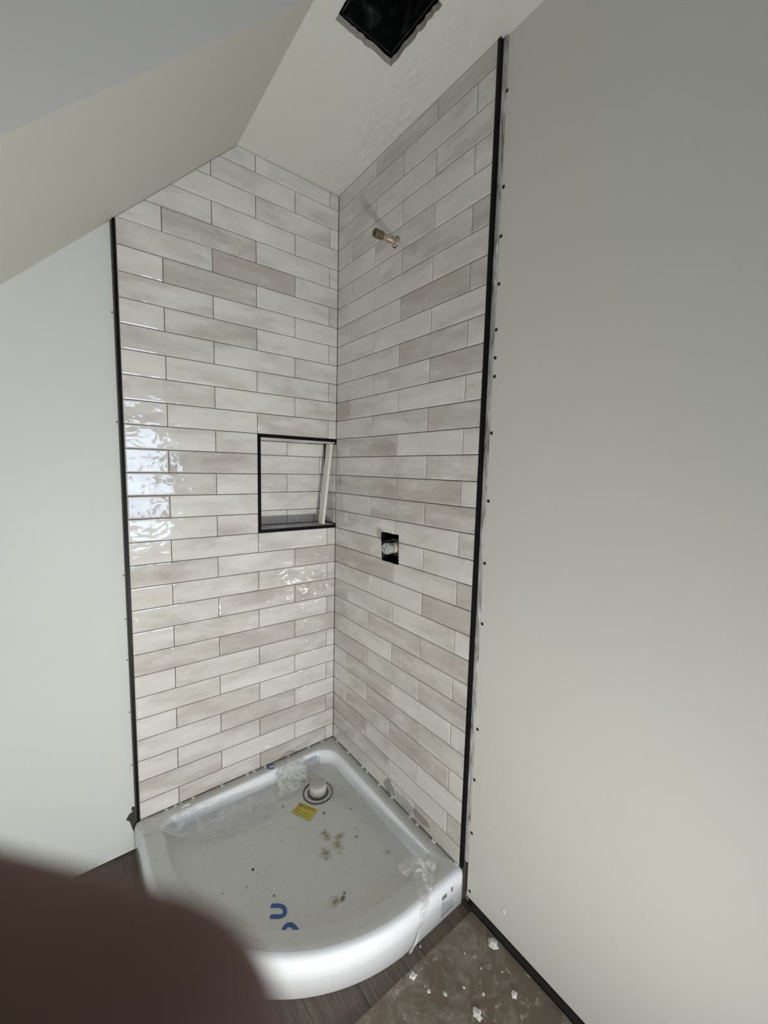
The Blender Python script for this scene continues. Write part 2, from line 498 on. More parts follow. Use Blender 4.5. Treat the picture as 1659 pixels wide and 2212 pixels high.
# ---- 45 degree slope and the cheek of the dormer
bm = bmesh.new()
XS = -0.413
ring = [(XS, 0.16, ZC), (X_W, 0.16, ZC + (X_W - XS)), (X_W, 0.16, ZC + (X_W - XS) + 0.06), (XS - .06, 0.16, ZC)]
prism(bm, ring, (0, -0.572 - 0.16, 0))
sl = link_mesh('ceiling_slope', bm, M_SLOPE); struct(sl, 'sloping attic ceiling left of the tiles', 'ceiling')
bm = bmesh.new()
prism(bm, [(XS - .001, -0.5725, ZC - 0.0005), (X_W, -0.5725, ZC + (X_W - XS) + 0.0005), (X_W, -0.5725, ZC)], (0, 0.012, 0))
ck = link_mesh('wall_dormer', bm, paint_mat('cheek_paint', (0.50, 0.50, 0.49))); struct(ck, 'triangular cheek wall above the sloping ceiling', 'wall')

# ---- the rest of the room behind the camera
ww = box_obj('wall_west', (X_W - 0.1, X_W, Y_R, 0.16, FZ, ZC + .02), M_REAR); struct(ww, 'plain side wall far left', 'wall')
bm = bmesh.new()
for b in ((X_W, WX0, Y_R - 0.12, Y_R, FZ, ZC + .02), (WX1, 0.2, Y_R - 0.12, Y_R, FZ, ZC + .02), (WX0, WX1, Y_R - 0.12, Y_R, FZ, WZ0), (WX0, WX1, Y_R - 0.12, Y_R, WZ1, ZC + .02)):
    box(bm, *b)
wr = link_mesh('wall_rear', bm, M_REAR); struct(wr, 'plain wall behind the photographer with a window', 'wall')
M_WIN = new_mat('white_window_frame', (0.8, 0.8, 0.8), 0.35)
bm = bmesh.new(); f = 0.035
for b in ((WX0, WX1, Y_R - 0.09, Y_R - 0.05, WZ0, WZ0 + f), (WX0, WX1, Y_R - 0.09, Y_R - 0.05, WZ1 - f, WZ1),
          (WX0, WX0 + f, Y_R - 0.09, Y_R - 0.05, WZ0 + f, WZ1 - f), (WX1 - f, WX1, Y_R - 0.09, Y_R - 0.05, WZ0 + f, WZ1 - f)):
    box(bm, *b)
wi = link_mesh('window_1', bm, M_WIN); struct(wi, 'white framed window behind the photographer', 'window')
mg = bpy.data.materials.new('window_glass'); mg.use_nodes = True
t = mg.node_tree; t.nodes.clear()
out = t.nodes.new('ShaderNodeOutputMaterial'); tr = t.nodes.new('ShaderNodeBsdfTransparent'); gl = t.nodes.new('ShaderNodeBsdfGlossy'); mx = t.nodes.new('ShaderNodeMixShader')
gl.inputs['Roughness'].default_value = 0.02; mx.inputs[0].default_value = 0.06
t.links.new(tr.outputs[0], mx.inputs[1]); t.links.new(gl.outputs[0], mx.inputs[2]); t.links.new(mx.outputs[0], out.inputs[0])
box_obj('pane', (WX0 + f, WX1 - f, Y_R - 0.072, Y_R - 0.068, WZ0 + f, WZ1 - f), mg, wi)

# ------------------------------------------------------------------ shower tray
def quad_outline(E, back, R, rb, n=40, rc=0.02):
    """quadrant outline, corner at the room corner; counter clockwise from above. E front extent, back = back edge offset"""
    pts = []
    c = E - R
    def arc(cx, cy, r, a0, a1, k):
        for i in range(k + 1):
            a = math.radians(a0 + (a1 - a0) * i / k); pts.append((cx + r * math.cos(a), cy + r * math.sin(a)))
    arc(-back - rb, -back - rb, rb, 0, 90, 14)                   # back corner
    arc(-E + rc, -back - rc, rc, 90, 180, 10)                    # left end corner
    arc(-c, -c, R, 180, 270, n)                                  # front curve
    arc(-back - rc, -E + rc, rc, 270, 360, 10)                   # right end corner
    return pts
def ring_verts(bm, pts, z): return [bm.verts.new((x, y, z)) for x, y in pts]
def bridge(bm, A, B, mi=0):
    fs = []
    for i in range(len(A)):
        j = (i + 1) % len(A); f_ = bm.faces.new((A[i], A[j], B[j], B[i])); f_.material_index = mi; fs.append(f_)
    return fs
TZ = 0.011; BZ = -0.036
def tray_mat():
    m = new_mat('dusty_acrylic', (0.6, 0.6, 0.6), 0.35); k = NB(m); v = k.coord()
    geo = k.n('ShaderNodeNewGeometry')
    n1 = k.noise(v, 7, 6, 0.6); n2 = k.noise(v, 90, 5, 0.7); n3 = k.noise(v, 38, 5, 0.7)
    dust = k.mix(n1, (0.63, 0.63, 0.61), (0.72, 0.72, 0.71))
    dust = k.mix(k.ramp(n2, [(0.56, 0.0), (0.70, 0.65)]), dust, (0.46, 0.455, 0.43))
    dust = k.mix(k.ramp(n3, [(0.64, 0.0), (0.74, 0.45)]), dust, (0.76, 0.76, 0.75))
    n4 = k.math('ADD', k.math('MULTIPLY', k.noise(v, 130, 4, 0.65), 0.6), k.math('MULTIPLY', n3, 0.4))
    brown = [(-0.26, -0.396, .020, 1, 1.5), (-0.225, -0.425, .022, 1.5, .7), (-0.248, -0.452, .022, .8, 1.5), (-0.295, -0.452, .024, 1, 1),
             (-0.348, -0.604, .020, 1.2, 1), (-0.205, -0.118, .018, 1, 1)]
    mk = None
    for x, y, r, sx, sy in brown:
        b = k.blob(v, x, y, r, n4, 0.9, sx=sx, sy=sy); mk = b if mk is None else k.math('MAXIMUM', mk, b)
    dust = k.mix(k.math('MULTIPLY', mk, 0.85), dust, (0.24, 0.175, 0.08))
    grey = [(-0.125, -0.572, .013), (-0.175, -0.461, .007), (-0.313, -0.601, .008), (-0.489, -0.481, .006), (-0.659, -0.405, .008), (-0.332, -0.19, .006),
            (-0.30, -0.47, .01), (-0.16, -0.43, .006), (-0.407, -0.193, .006), (-0.332, -0.71, .007), (-0.40, -0.77, .005)]
    mk = None
    for x, y, r in grey:
        b = k.blob(v, x, y, r, n4, 0.8); mk = b if mk is None else k.math('MAXIMUM', mk, b)
    dust = k.mix(k.math('MULTIPLY', mk, 0.55), dust, (0.16, 0.155, 0.14))
    k.base(dust); k.normal(k.bump(n2, 0.15, 0.0006)); k.b.inputs['Roughness'].default_value = 0.45
    return m
M_TRAY = new_mat('white_acrylic', (0.84, 0.87, 0.92), 0.18, coat=0.3)
M_DUST = tray_mat()
bm = bmesh.new()
prof = [(0.800, -0.0, 0.0, FZ + 0.001, 0), (0.800, -0.0, 0.0, -0.012, 0), (0.798, -0.0, 0.002, 0.0, 0), (0.794, -0.0, 0.004, 0.0068, 0), (0.787, -0.0, 0.008, 0.0105, 0),
        (0.779, -0.0, 0.012, TZ, 0)]
rings = []
RB = 0.03
for E_, bk, sh, z, _ in prof:
    rings.append(ring_verts(bm, quad_outline(E_, -0.007, 0.600 - (0.8 - E_), 0.02, rc=0.012), z))
inner = [(0.732, 0.040, TZ, 0.085), (0.727, 0.044, 0.0085, 0.084), (0.722, 0.048, 0.003, 0.082), (0.714, 0.056, -0.018, 0.078), (0.706, 0.064, -0.030, 0.074), (0.690, 0.078, BZ, 0.066), (0.62, 0.12, BZ - .001, .06)]
for E_, bk, z, rb in inner:
    rings.append(ring_verts(bm, quad_outline(E_, bk, 0.600 - (0.8 - E_), rb, rc=0.035), z))
mi = [0, 0, 0, 0, 0, 1, 0, 0, 0, 0, 1, 1]
np_ = len(rings[0])
for k_, (A, B) in enumerate(zip(rings, rings[1:])):
    fs = bridge(bm, A, B, mi[k_])
    if 6 <= k_ <= 9:           # basin wall: lamp-lit back crescent painted white, the rest dusty grey
        for f_ in fs:
            c = f_.calc_center_median()
            lit_wall = (c.y > -0.075 and -0.66 < c.x) or (c.x > -0.12 and c.y > -0.46)
            f_.material_index = 0 if lit_wall else 1
f_ = bm.faces.new(rings[-1]); f_.material_index = 1
f_ = bm.faces.new(rings[0][::-1])
tray_root = empty('shower_tray', (-0.4, -0.4, FZ), label='white quadrant shower tray, dusty basin, standing on the floor in the tiled corner', cat='shower tray')
def under(o, root):
    o.parent = root; o.matrix_parent_inverse = Matrix.Translation(-Vector(root.location)); return o
tray = under(link_mesh('basin', bm, [M_TRAY, M_DUST], None, True), tray_root)

# drain : ring and plastered cap
M_CAP = paint_mat('plaster_dusted_cap', (0.50, 0.49, 0.46), 70, 0.6, 0.25)
M_RING = new_mat('dark_seal', (0.10, 0.09, 0.08), 0.6)
DX, DY = -0.190, -0.205
bm = bmesh.new()
lathe(bm, [(0.0345, BZ - 0.001), (0.0350, BZ + 0.012), (0.0345, BZ + 0.034), (0.0325, BZ + 0.0385), (0.027, BZ + 0.0405), (0.012, BZ + 0.0412)], 44, (DX, DY, 0), 'Z', 0.05)
cap = under(link_mesh('drain_cap', bm, M_CAP, None, True), tray_root)
bm = bmesh.new()
for r0, r1, hh in ((0.0365, 0.041, 0.0022), (0.0555, 0.060, 0.0018)):
    seg = 48
    A = [[bm.verts.new((DX + r * math.cos(2 * math.pi * i / seg), DY + r * math.sin(2 * math.pi * i / seg), z)) for i in range(seg)]
         for r, z in ((r0, BZ - .001), (r0, BZ + hh), (r1, BZ + hh), (r1, BZ - .001))]
    for p_, q_ in zip(A, A[1:]):
        for i in range(seg): bm.faces.new((p_[i], p_[(i + 1) % seg], q_[(i + 1) % seg], q_[i]))
under(link_mesh('drain_ring', bm, M_RING, None, True), tray_root)

# blue printed marks, yellow label, end sticker
M_BLUE = new_mat('blue_print', (0.035, 0.12, 0.33), 0.5)
def ribbon(bm, pts, w, z, th=0.0004, sub=6):
    P = [Vector((p[0], p[1], 0)) for p in pts]
    # catmull-rom smoothing
    Q = []
    for i in range(len(P) - 1):
        p0, p1, p2, p3 = P[max(i - 1, 0)], P[i], P[i + 1], P[min(i + 2, len(P) - 1)]
        for s_ in range(sub):
            t = s_ / sub
            Q.append(0.5 * ((2 * p1) + (-p0 + p2) * t + (2 * p0 - 5 * p1 + 4 * p2 - p3) * t * t + (-p0 + 3 * p1 - 3 * p2 + p3) * t ** 3))
    Q.append(P[-1])
    Lf, Rt = [], []
    for i, q in enumerate(Q):
        d = (Q[min(i + 1, len(Q) - 1)] - Q[max(i - 1, 0)]).normalized(); nn = Vector((-d.y, d.x, 0)) * w / 2
        Lf.append(q + nn); Rt.append(q - nn)
    for i in range(len(Q) - 1):
        ring = [Lf[i], Lf[i + 1], Rt[i + 1], Rt[i]]
        prism(bm, [(v.x, v.y, z) for v in ring], (0, 0, th))
for pts, w, z in (([(-0.508, -0.503), (-0.488, -0.517), (-0.479, -0.532), (-0.484, -0.547), (-0.498, -0.546), (-0.521, -0.529)], 0.0115, BZ),
                  ([(-0.508, -0.589), (-0.496, -0.580), (-0.484, -0.583), (-0.478, -0.594), (-0.474, -0.611)], 0.0125, BZ),
                  ([(-0.292, -0.012), (-0.312, -0.006), (-0.322, -0.010), (-0.320, -0.022), (-0.302, -0.033)], 0.007, TZ)):
    bm = bmesh.new(); ribbon(bm, pts, w, z); under(link_mesh('blue_marking', bm, M_BLUE), tray_root)
M_YEL = new_mat('yellow_label', (0.60, 0.50, 0.06), 0.5)
M_INK = new_mat('label_ink', (0.10, 0.085, 0.02), 0.6)
lc = [Vector(p) for p in ((-0.269, -0.209, BZ + .0006), (-0.231, -0.279, BZ + .0006), (-0.280, -0.306, BZ + .0006), (-0.318, -0.230, BZ + .0006))]
bm = bmesh.new(); prism(bm, lc, (0, 0, 0.0005))
lab = under(link_mesh('warning_label', bm, M_YEL), tray_root)
ex = (lc[1] - lc[0]); ey = (lc[3] - lc[0])
def on_label(u, v): return lc[0] + ex * u + ey * v + Vector((0, 0, 0.0005))
bm = bmesh.new()
def lrect(bm, u0, u1, v0, v1, f=on_label, th=0.0002):
    prism(bm, [f(u0, v0), f(u1, v0), f(u1, v1), f(u0, v1)], (0, 0, th))
# little icon: outlined square with a mark
for a in ((.06, .09, .08, .34), (.22, .25, .08, .34), (.09, .22, .08, .12), (.09, .22, .30, .34), (.13, .17, .15, .24), (.11, .20, .25, .28)): lrect(bm, *a)
def text_line(bm, u0, u1, v, h, f=on_label):
    u = u0
    while u < u1:
        w = random.uniform(0.02, 0.07); lrect(bm, u, min(u + w, u1), v, v + h, f); u += w + 0.012
for u0, u1, v in ((.30, .93, .12), (.30, .95, .22), (.33, .60, .31), (.08, .30, .52), (.10, .93, .62), (.08, .22, .74), (.12, .88, .84)):
    text_line(bm, u0, u1, v, 0.035 if v != .12 else .05)
lp = link_mesh('printed_text', bm, M_INK); lp.parent = lab
# sticker print on the right end of the front skirt
bm = bmesh.new()
def on_skirt(x, z):
    return Vector((x, -0.8004, z))
def srect(x0, x1, z0, z1, sk=0.0):
    prism(bm, [on_skirt(x0, z0), on_skirt(x1, z0), on_skirt(x1 + sk, z1), on_skirt(x0 + sk, z1)], (0, -0.0003, 0))
srect(-0.092, -0.072, -0.030, -0.016); srect(-0.053, -0.045, -0.026, -0.012)
for zi, (xa, xb) in enumerate(((-0.094, -0.080), (-0.094, -0.066), (-0.094, -0.045), (-0.094, -0.050), (-0.094, -0.036))):
    x = xa
    while x < xb:
        w = random.uniform(.002, .006); srect(x, min(x + w, xb), -0.040 - zi * 0.0085, -0.0375 - zi * 0.0085); x += w + .001
srect(-0.094, -0.040, -0.084, -0.079)
under(link_mesh('printed_marks', bm, new_mat('grey_print', (0.20, 0.21, 0.23), 0.5)), tray_root)

# ------------------------------------------------------------------ plastic film
def film_mat(name, dens=0.35, tint=(0.80, 0.82, 0.84), cs=70):
    m = bpy.data.materials.new(name); m.use_nodes = True
    t = m.node_tree; k = NB(m); b = k.b
    b.inputs['Base Color'].default_value = (*tint, 1); b.inputs['Roughness'].default_value = 0.12
    b.inputs['Specular IOR Level'].default_value = 1.0; b.inputs['Coat Weight'].default_value = 0.6; b.inputs['Coat Roughness'].default_value = 0.05
    v = k.coord()
    n = k.noise(v, cs * 0.5, 3, 0.5, dist=1.0)
    rd = k.ramp(n, [(0.40, dens * 0.55), (0.5, min(1, dens * 2.0)), (0.6, dens * 0.55)])
    k.normal(k.bump(n, 0.5, 0.004))
    tr = k.n('ShaderNodeBsdfTransparent'); mx = k.n('ShaderNodeMixShader')
    k.l(rd, mx.inputs[0]); k.l(tr.outputs[0], mx.inputs[1]); k.l(b.outputs[0], mx.inputs[2])
    k.l(mx.outputs[0], t.nodes['Material Output'].inputs[0])
    return m
M_FILM = film_mat('crumpled_film', 0.30, (0.85, 0.86, 0.87), 40)
M_FILM2 = film_mat('milky_film', 0.24, (0.66, 0.70, 0.74), 30)
def sheet(name, rows, nu, nv, amp, mat, seed=0, sc=40, edge=True):
    """bicubic-ish sheet through a grid of control points (rows of equal length)"""
    def cr(P, t):
        n = len(P) - 1; x = min(t * n, n - 1e-6); i = int(x); f_ = x - i
        p0, p1, p2, p3 = P[max(i - 1, 0)], P[i], P[i + 1], P[min(i + 2, n)]
        return 0.5 * ((2 * p1) + (-p0 + p2) * f_ + (2 * p0 - 5 * p1 + 4 * p2 - p3) * f_ * f_ + (-p0 + 3 * p1 - 3 * p2 + p3) * f_ ** 3)
    rows = [[Vector(p) for p in r] for r in rows]
    bm = bmesh.new(); G = []
    for i in range(nu + 1):
        cols = [cr([r[j] for r in rows], i / nu) for j in range(len(rows[0]))]
        line = []
        for j in range(nv + 1):
            p = cr(cols, j / nv)
            q = p * sc + Vector((seed, seed * 2, 0))
            d = Vector((noise.noise(q), noise.noise(q + Vector((9, 0, 0))), 1.3 * abs(noise.noise(q + Vector((0, 9, 0)))) )) * amp
            d += Vector((0, 0, 1)) * (0.35 * amp * abs(noise.noise(q * 3.1)))
            line.append(bm.verts.new(p + d))
        G.append(line)
    for i in range(nu):
        for j in range(nv): bm.faces.new((G[i][j], G[i + 1][j], G[i + 1][j + 1], G[i][j + 1]))
    return link_mesh(name, bm, mat, None, False)

# left strip: bunched on the left rim, stretched over the basin to the hump near the drain
f1 = sheet('plastic_film', [
    [(-0.797, -0.050, .020), (-0.797, -0.062, .021), (-0.797, -0.075, .018)],
    [(-0.740, -0.040, .020), (-0.745, -0.062, .022), (-0.745, -0.090, .016)],
    [(-0.640, -0.056, .014), (-0.650, -0.095, .008), (-0.655, -0.150, -.010)],
    [(-0.520, -0.082, .000), (-0.530, -0.125, -.010), (-0.540, -0.200, -.029)],
    [(-0.410, -0.100, -.012), (-0.410, -0.145, -.020), (-0.410, -0.210, -.032)],
    [(-0.348, -0.105, -.014), (-0.346, -0.140, -.020), (-0.350, -0.185, -.033)]], 60, 18, 0.0020, M_FILM2, 1, 20)
tag(f1, 'translucent plastic film stretched from the left rim of the tray across its basin', 'plastic film')
# hump standing up between rim and drain
f2 = sheet('plastic_film', [
    [(-0.318, -0.088, -.004), (-0.325, -0.115, -.015), (-0.335, -0.160, -.032)],
    [(-0.270, -0.060, .020), (-0.285, -0.100, .012), (-0.300, -0.160, -.030)],
    [(-0.235, -0.040, .030), (-0.250, -0.085, .026), (-0.270, -0.160, -.028)],
    [(-0.195, -0.055, .012), (-0.205, -0.100, .006), (-0.230, -0.155, -.028)],
    [(-0.150, -0.085, -.015), (-0.160, -0.115, -.022), (-0.180, -0.150, -.030)]], 50, 30, 0.009, film_mat('crumpled_film_hump', 0.36, (0.66, 0.67, 0.66), 50), 5, 26)
tag(f2, 'crumpled plastic film peaking up between the back rim and the drain cap', 'plastic film')
# right of the drain, flat milky wrinkles
f3 = sheet('plastic_film', [
    [(-0.135, -0.180, -.030), (-0.155, -0.230, -.031), (-0.170, -0.270, -.033)],
    [(-0.080, -0.230, -.012), (-0.110, -0.280, -.028), (-0.140, -0.320, -.033)],
    [(-0.065, -0.330, -.008), (-0.095, -0.370, -.028), (-0.130, -0.400, -.033)],
    [(-0.060, -0.450, -.004), (-0.085, -0.480, -.022), (-0.115, -0.500, -.033)],
    [(-0.060, -0.560, .000), (-0.085, -0.580, -.018), (-0.120, -0.590, -.033)]], 60, 14, 0.0025, film_mat('dull_film', 0.16, (0.60, 0.61, 0.60), 30), 9, 22)
tag(f3, 'dull wrinkled plastic film lying along the right side of the tray basin', 'plastic film')
# right wrapping strip over the front rim
f4 = sheet('plastic_strip', [
    [(-0.105, -0.672, .020), (-0.072, -0.690, .030), (-0.040, -0.708, .022)],
    [(-0.128, -0.690, .018), (-0.095, -0.712, .040), (-0.050, -0.735, .020)],
    [(-0.146, -0.722, .016), (-0.118, -0.742, .028), (-0.082, -0.755, .018)],
    [(-0.160, -0.762, .015), (-0.138, -0.770, .020), (-0.112, -0.778, .016)],
    [(-0.172, -0.790, .010), (-0.156, -0.796, .012), (-0.136, -0.795, .010)],
    [(-0.184, -0.806, -.010), (-0.172, -0.812, -.010), (-0.156, -0.808, -.010)],
    [(-0.195, -0.807, -.050), (-0.186, -0.810, -.050), (-0.174, -0.807, -.050)],
    [(-0.212, -0.806, -.084), (-0.206, -0.808, -.084), (-0.198, -0.806, -.086)],
    [(-0.228, -0.806, -.097), (-0.222, -0.808, -.098), (-0.214, -0.807, -.099)]], 90, 26, 0.0055, M_FILM, 3, 34)
tag(f4, 'clear crumpled plastic strip draped over the right front rim of the tray', 'plastic film')
f4b = sheet('side_flap', [
    [(-0.160, -0.668, .013), (-0.140, -0.672, .024), (-0.118, -0.680, .022)],
    [(-0.158, -0.690, .010), (-0.145, -0.694, .028), (-0.122, -0.692, .022)],
    [(-0.155, -0.712, .010), (-0.150, -0.712, .020), (-0.130, -0.706, .020)]], 24, 20, 0.006, M_FILM, 13, 36)
f4b.parent = f4

# ------------------------------------------------------------------ tile spacers at the tray joint
M_SPC = new_mat('white_plastic', (0.85, 0.85, 0.85), 0.4)
bm = bmesh.new()
s_, a_ = 0.0042, 0.0012
box(bm, -s_, s_, -0.0050, 0.0, 0, a_); box(bm, -s_, -s_ + a_, -0.0050, 0.0, a_, 0.0036); box(bm, s_ - a_, s_, -0.0050, 0.0, a_, 0.0036)
sp0 = link_mesh('tile_spacer', bm, M_SPC)
tag(sp0, 'tiny white plastic spacer under the bottom tiles of the left wall', 'tile spacer', 'spacers under the left wall tiles')
sp_x = [-0.70, -0.67, -0.653, -0.609, -0.504, -0.404, -0.376, -0.330, -0.226, -0.127, -0.059]
sp0.location = (sp_x[0], 0.0005, TZ)
for x in sp_x[1:]:
    c = sp0.copy(); COL.objects.link(c); c.location = (x, 0.0005, TZ)
sp1 = sp0.copy(); COL.objects.link(sp1)
tag(sp1, 'tiny white plastic spacer under the bottom tiles of the right wall', 'tile spacer', 'spacers under the right wall tiles')
sp_y = [-0.04, -0.134, -0.244, -0.277, -0.364, -0.444, -0.549, -0.589, -0.671, -0.772]
for i, y in enumerate(sp_y):
    c = sp1 if i == 0 else sp1.copy()
    if i: COL.objects.link(c)
    c.location = (0.0005, y, TZ); c.rotation_euler = (0, 0, math.radians(-90))
    if i == 8: c.scale = (1.4, 1.2, 1.4)

# ------------------------------------------------------------------ screws
M_SCREW = new_mat('black_screw', (0.008, 0.008, 0.01), 0.45, 0.3)
def make_screw():
    bm = bmesh.new()
    lathe(bm, [(0.0010, 0.006), (0.0018, 0.002), (0.0043, -0.0004), (0.0045, -0.0009), (0.0036, -0.0012)], 20, (0, 0, 0), 'X', cap=True)
    o = link_mesh('drywall_screw', bm, M_SCREW, None, True)
    bm = bmesh.new()
    for w, h_ in ((0.0026, 0.0006), (0.0006, 0.0026)): box(bm, -0.0015, -0.0011, -w, w, -h_, h_)
    c = link_mesh('cross_recess', bm, M_CAVITY_SHADE, o)
    return o
def copy_tree(o, parent=None):
    c = o.copy(); COL.objects.link(c)
    if parent: c.parent = parent
    for ch in [x for x in bpy.data.objects if x.parent == o]: copy_tree(ch, c)
    return c
s0 = make_screw()
tag(s0, 'black drywall screw in the left edge of the white board right of the shower', 'screw', 'screws down the right board edge')
kids = list(s0.children)
scr = [(-0.811, 2.238), (-0.815, 2.006), (-0.815, 1.884), (-0.816, 1.763), (-0.815, 1.645), (-0.816, 1.571), (-0.817, 1.521), (-0.816, 1.368), (-0.817, 1.178),
       (-0.815, 0.998), (-0.817, 0.818), (-0.819, 0.491), (-0.817, 0.326), (-0.817, 0.148), (-0.820, -0.049)]
for i, (y, z) in enumerate(scr):
    o = s0 if i == 0 else s0.copy()
    if i:
        COL.objects.link(o)
        for ch in kids:
            c = ch.copy(); COL.objects.link(c); c.parent = o
    o.location = (0.012, y, z)
s1 = s0.copy(); COL.objects.link(s1)
tag(s1, 'tiny dark screw in the pale wall just left of the black trim', 'screw', 'screws down the left wall edge')
for i, z in enumerate((1.723, 1.39, 0.893, 0.745, 0.603, 0.416, 0.222)):
    c = s1 if i == 0 else s1.copy()
    if i: COL.objects.link(c)
    c.location = (-0.7985, 0.012, z); c.rotation_euler = (0, 0, math.radians(90)); c.scale = (0.5,) * 3

# ------------------------------------------------------------------ shower pipe stub
def brass_mat():
    m = new_mat('dirty_brass', (0.35, 0.26, 0.15), 0.38, 0.75); k = NB(m)
    n = k.noise(k.coord(), 120, 5, 0.7)
    k.base(k.ramp(n, [(0.40, (0.30, 0.22, 0.14)), (0.55, (0.42, 0.36, 0.28)), (0.68, (0.72, 0.71, 0.68))]))
    k.b.inputs['Metallic'].default_value = 0.45; k.normal(k.bump(n, 0.5, 0.001))
    return m
M_BRASS = brass_mat()
pp = empty('pipe_stub', (0, -0.381, 2.039), label='brass shower pipe stub sticking out high on the right tiled wall', cat='pipe')
bm = bmesh.new(); lathe(bm, [(0.0105, 0.055), (0.0105, -0.062)], 30, axis='X'); link_mesh('pipe', bm, M_BRASS, pp, True)
bm = bmesh.new()
lathe(bm, [(0.0112, -0.058), (0.0135, -0.062), (0.0135, -0.070), (0.0120, -0.072), (0.0138, -0.074), (0.0142, -0.088), (0.0128, -0.091), (0.0085, -0.0905), (0.0080, -0.080)], 30, axis='X')
link_mesh('end_cap', bm, new_mat('tarnished_brass', (0.16, 0.12, 0.075), 0.5, 0.4), pp, True)
bm = bmesh.new(); lathe(bm, [(0.0106, 0.004), (0.0150, 0.002), (0.0150, -0.0015), (0.0106, -0.002)], 30, axis='X'); link_mesh('sealing_ring', bm, new_mat('chrome_dusty', (0.6, 0.6, 0.58), 0.3, 0.6), pp, True)

# ------------------------------------------------------------------ valve in the square hole
vv = empty('shower_valve', (0, -0.411, 0.977), label='bare shower valve in the square hole of the right tiled wall', cat='valve')
bm = bmesh.new(); lathe(bm, [(0.0195, 0.085), (0.0195, 0.02), (0.0182, 0.018), (0.0182, -0.014)], 36, axis='X', jitter=0.03); link_mesh('valve_body', bm, paint_mat('beige_plastic', (0.50, 0.43, 0.31), 80, .4, .2, .5), vv, True)
bm = bmesh.new()
lathe(bm, [(0.0200, -0.010), (0.0212, -0.016), (0.0212, -0.032), (0.0195, -0.038), (0.0150, -0.0415), (0.0060, -0.042)], 10, axis='X')
link_mesh('protective_cap', bm, new_mat('cloudy_clear_plastic', (0.55, 0.57, 0.59), 0.12, 0.55, coat=0.8), vv, False)
bm = bmesh.new()
for ang in (0.3, 0.3 + 2.09, 0.3 + 4.19):
    d = Vector((0, math.cos(ang), math.sin(ang))); p = Vector((0, -d.z, d.y)) * 0.0018
    prism(bm, [Vector((-0.0418, 0, 0)) + p, Vector((-0.0418, 0, 0)) - p, Vector((-0.0395, 0, 0)) + d * 0.0175 - p, Vector((-0.0395, 0, 0)) + d * 0.0175 + p], (-0.0018, 0, 0))
link_mesh('cap_ribs', bm, new_mat('grey_ribs', (0.22, 0.23, 0.24), 0.2, 0.5), vv)
for z, ln in ((0.021, 0.05), (-0.03, 0.045)):
    bm = bmesh.new(); box(bm, 0.03, 0.05, -ln + 0.02, ln, z - 0.006, z + 0.006); link_mesh('bracket', bm, new_mat('dark_bracket', (0.02, 0.02, 0.02), 0.5), vv)

# ------------------------------------------------------------------ offcut leaning in the niche
bm = bmesh.new()
bot = Vector((-0.058, 0.0, 1.0182)); top = Vector((-0.0205, 0.0, 1.3655))
w = 0.0115; dpt = 0.032
ring0 = [bot + Vector((-w / 2, 0.004, 0)), bot + Vector((w / 2, 0.004, 0)), bot + Vector((w / 2 - .002, 0.004 + dpt, 0)), bot + Vector((-w / 2 - .002, 0.004 + dpt, 0))]
prism(bm, ring0, top - bot)
bmesh.ops.bevel(bm, geom=bm.edges[:], offset=0.0006, segments=1, affect='EDGES')
oc = link_mesh('tile_offcut', bm, paint_mat('raw_tile_edge', (0.72, 0.71, 0.67), 60, .3, .1, .5))
tag(oc, 'narrow off-white tile offcut leaning upright in the right end of the niche', 'tile offcut')

# ------------------------------------------------------------------ torn sealing tape with the tray's shadow painted in, at the left foot of the wall
bm = bmesh.new()
random.seed(3)
base = [(-0.792, 0.060), (-0.802, 0.068), (-0.806, 0.058), (-0.800, 0.050), (-0.812, 0.044), (-0.822, 0.028), (-0.812, 0.018), (-0.806, -0.010), (-0.800, -0.030), (-0.799, -0.060), (-0.792, -0.085)]
prism(bm, [(x, 0.0115, z) for x, z in base], (0, -0.002, 0))
o = link_mesh('tape_and_shadow', bm, new_mat('tape_shadow', (0.035, 0.028, 0.024), 0.7)); tag(o, 'torn dark sealing tape and painted tray shadow at the foot of the left black trim', 'tape')

# ------------------------------------------------------------------ hardboard sheet on the floor
def hdf_mat():
    m = new_mat('hardboard', (0.22, 0.17, 0.12), 0.7, spec=0.3); k = NB(m); v = k.coord()
    n1 = k.noise(v, 5, 6, 0.6); n2 = k.noise(v, 45, 6, 0.7); n3 = k.noise(v, 14, 6, 0.65, dist=1)
    c = k.mix(n1, (0.135, 0.105, 0.075), (0.215, 0.175, 0.132))
    c = k.mix(k.ramp(n3, [(0.48, 0.0), (0.68, 0.6)]), c, (0.36, 0.33, 0.29))
    c = k.mix(k.ramp(n2, [(0.58, 0.0), (0.68, 0.8)]), c, (0.46, 0.44, 0.40))
    k.base(c); k.normal(k.bump(n2, 0.3, 0.001))
    return m
bm = bmesh.new()
prism(bm, [(0.004, -0.838, FZ + .0004), (-0.62, -0.836, FZ + .0004), (-0.62, -1.50, FZ + .0004), (0.002, -1.50, FZ + .0004)], (0, 0, 0.0045))
hb = link_mesh('hardboard_sheet', bm, hdf_mat()); tag(hb, 'brown plaster-splashed hardboard sheet lying on the floor right of the tray', 'board')
HZ = FZ + 0.0049

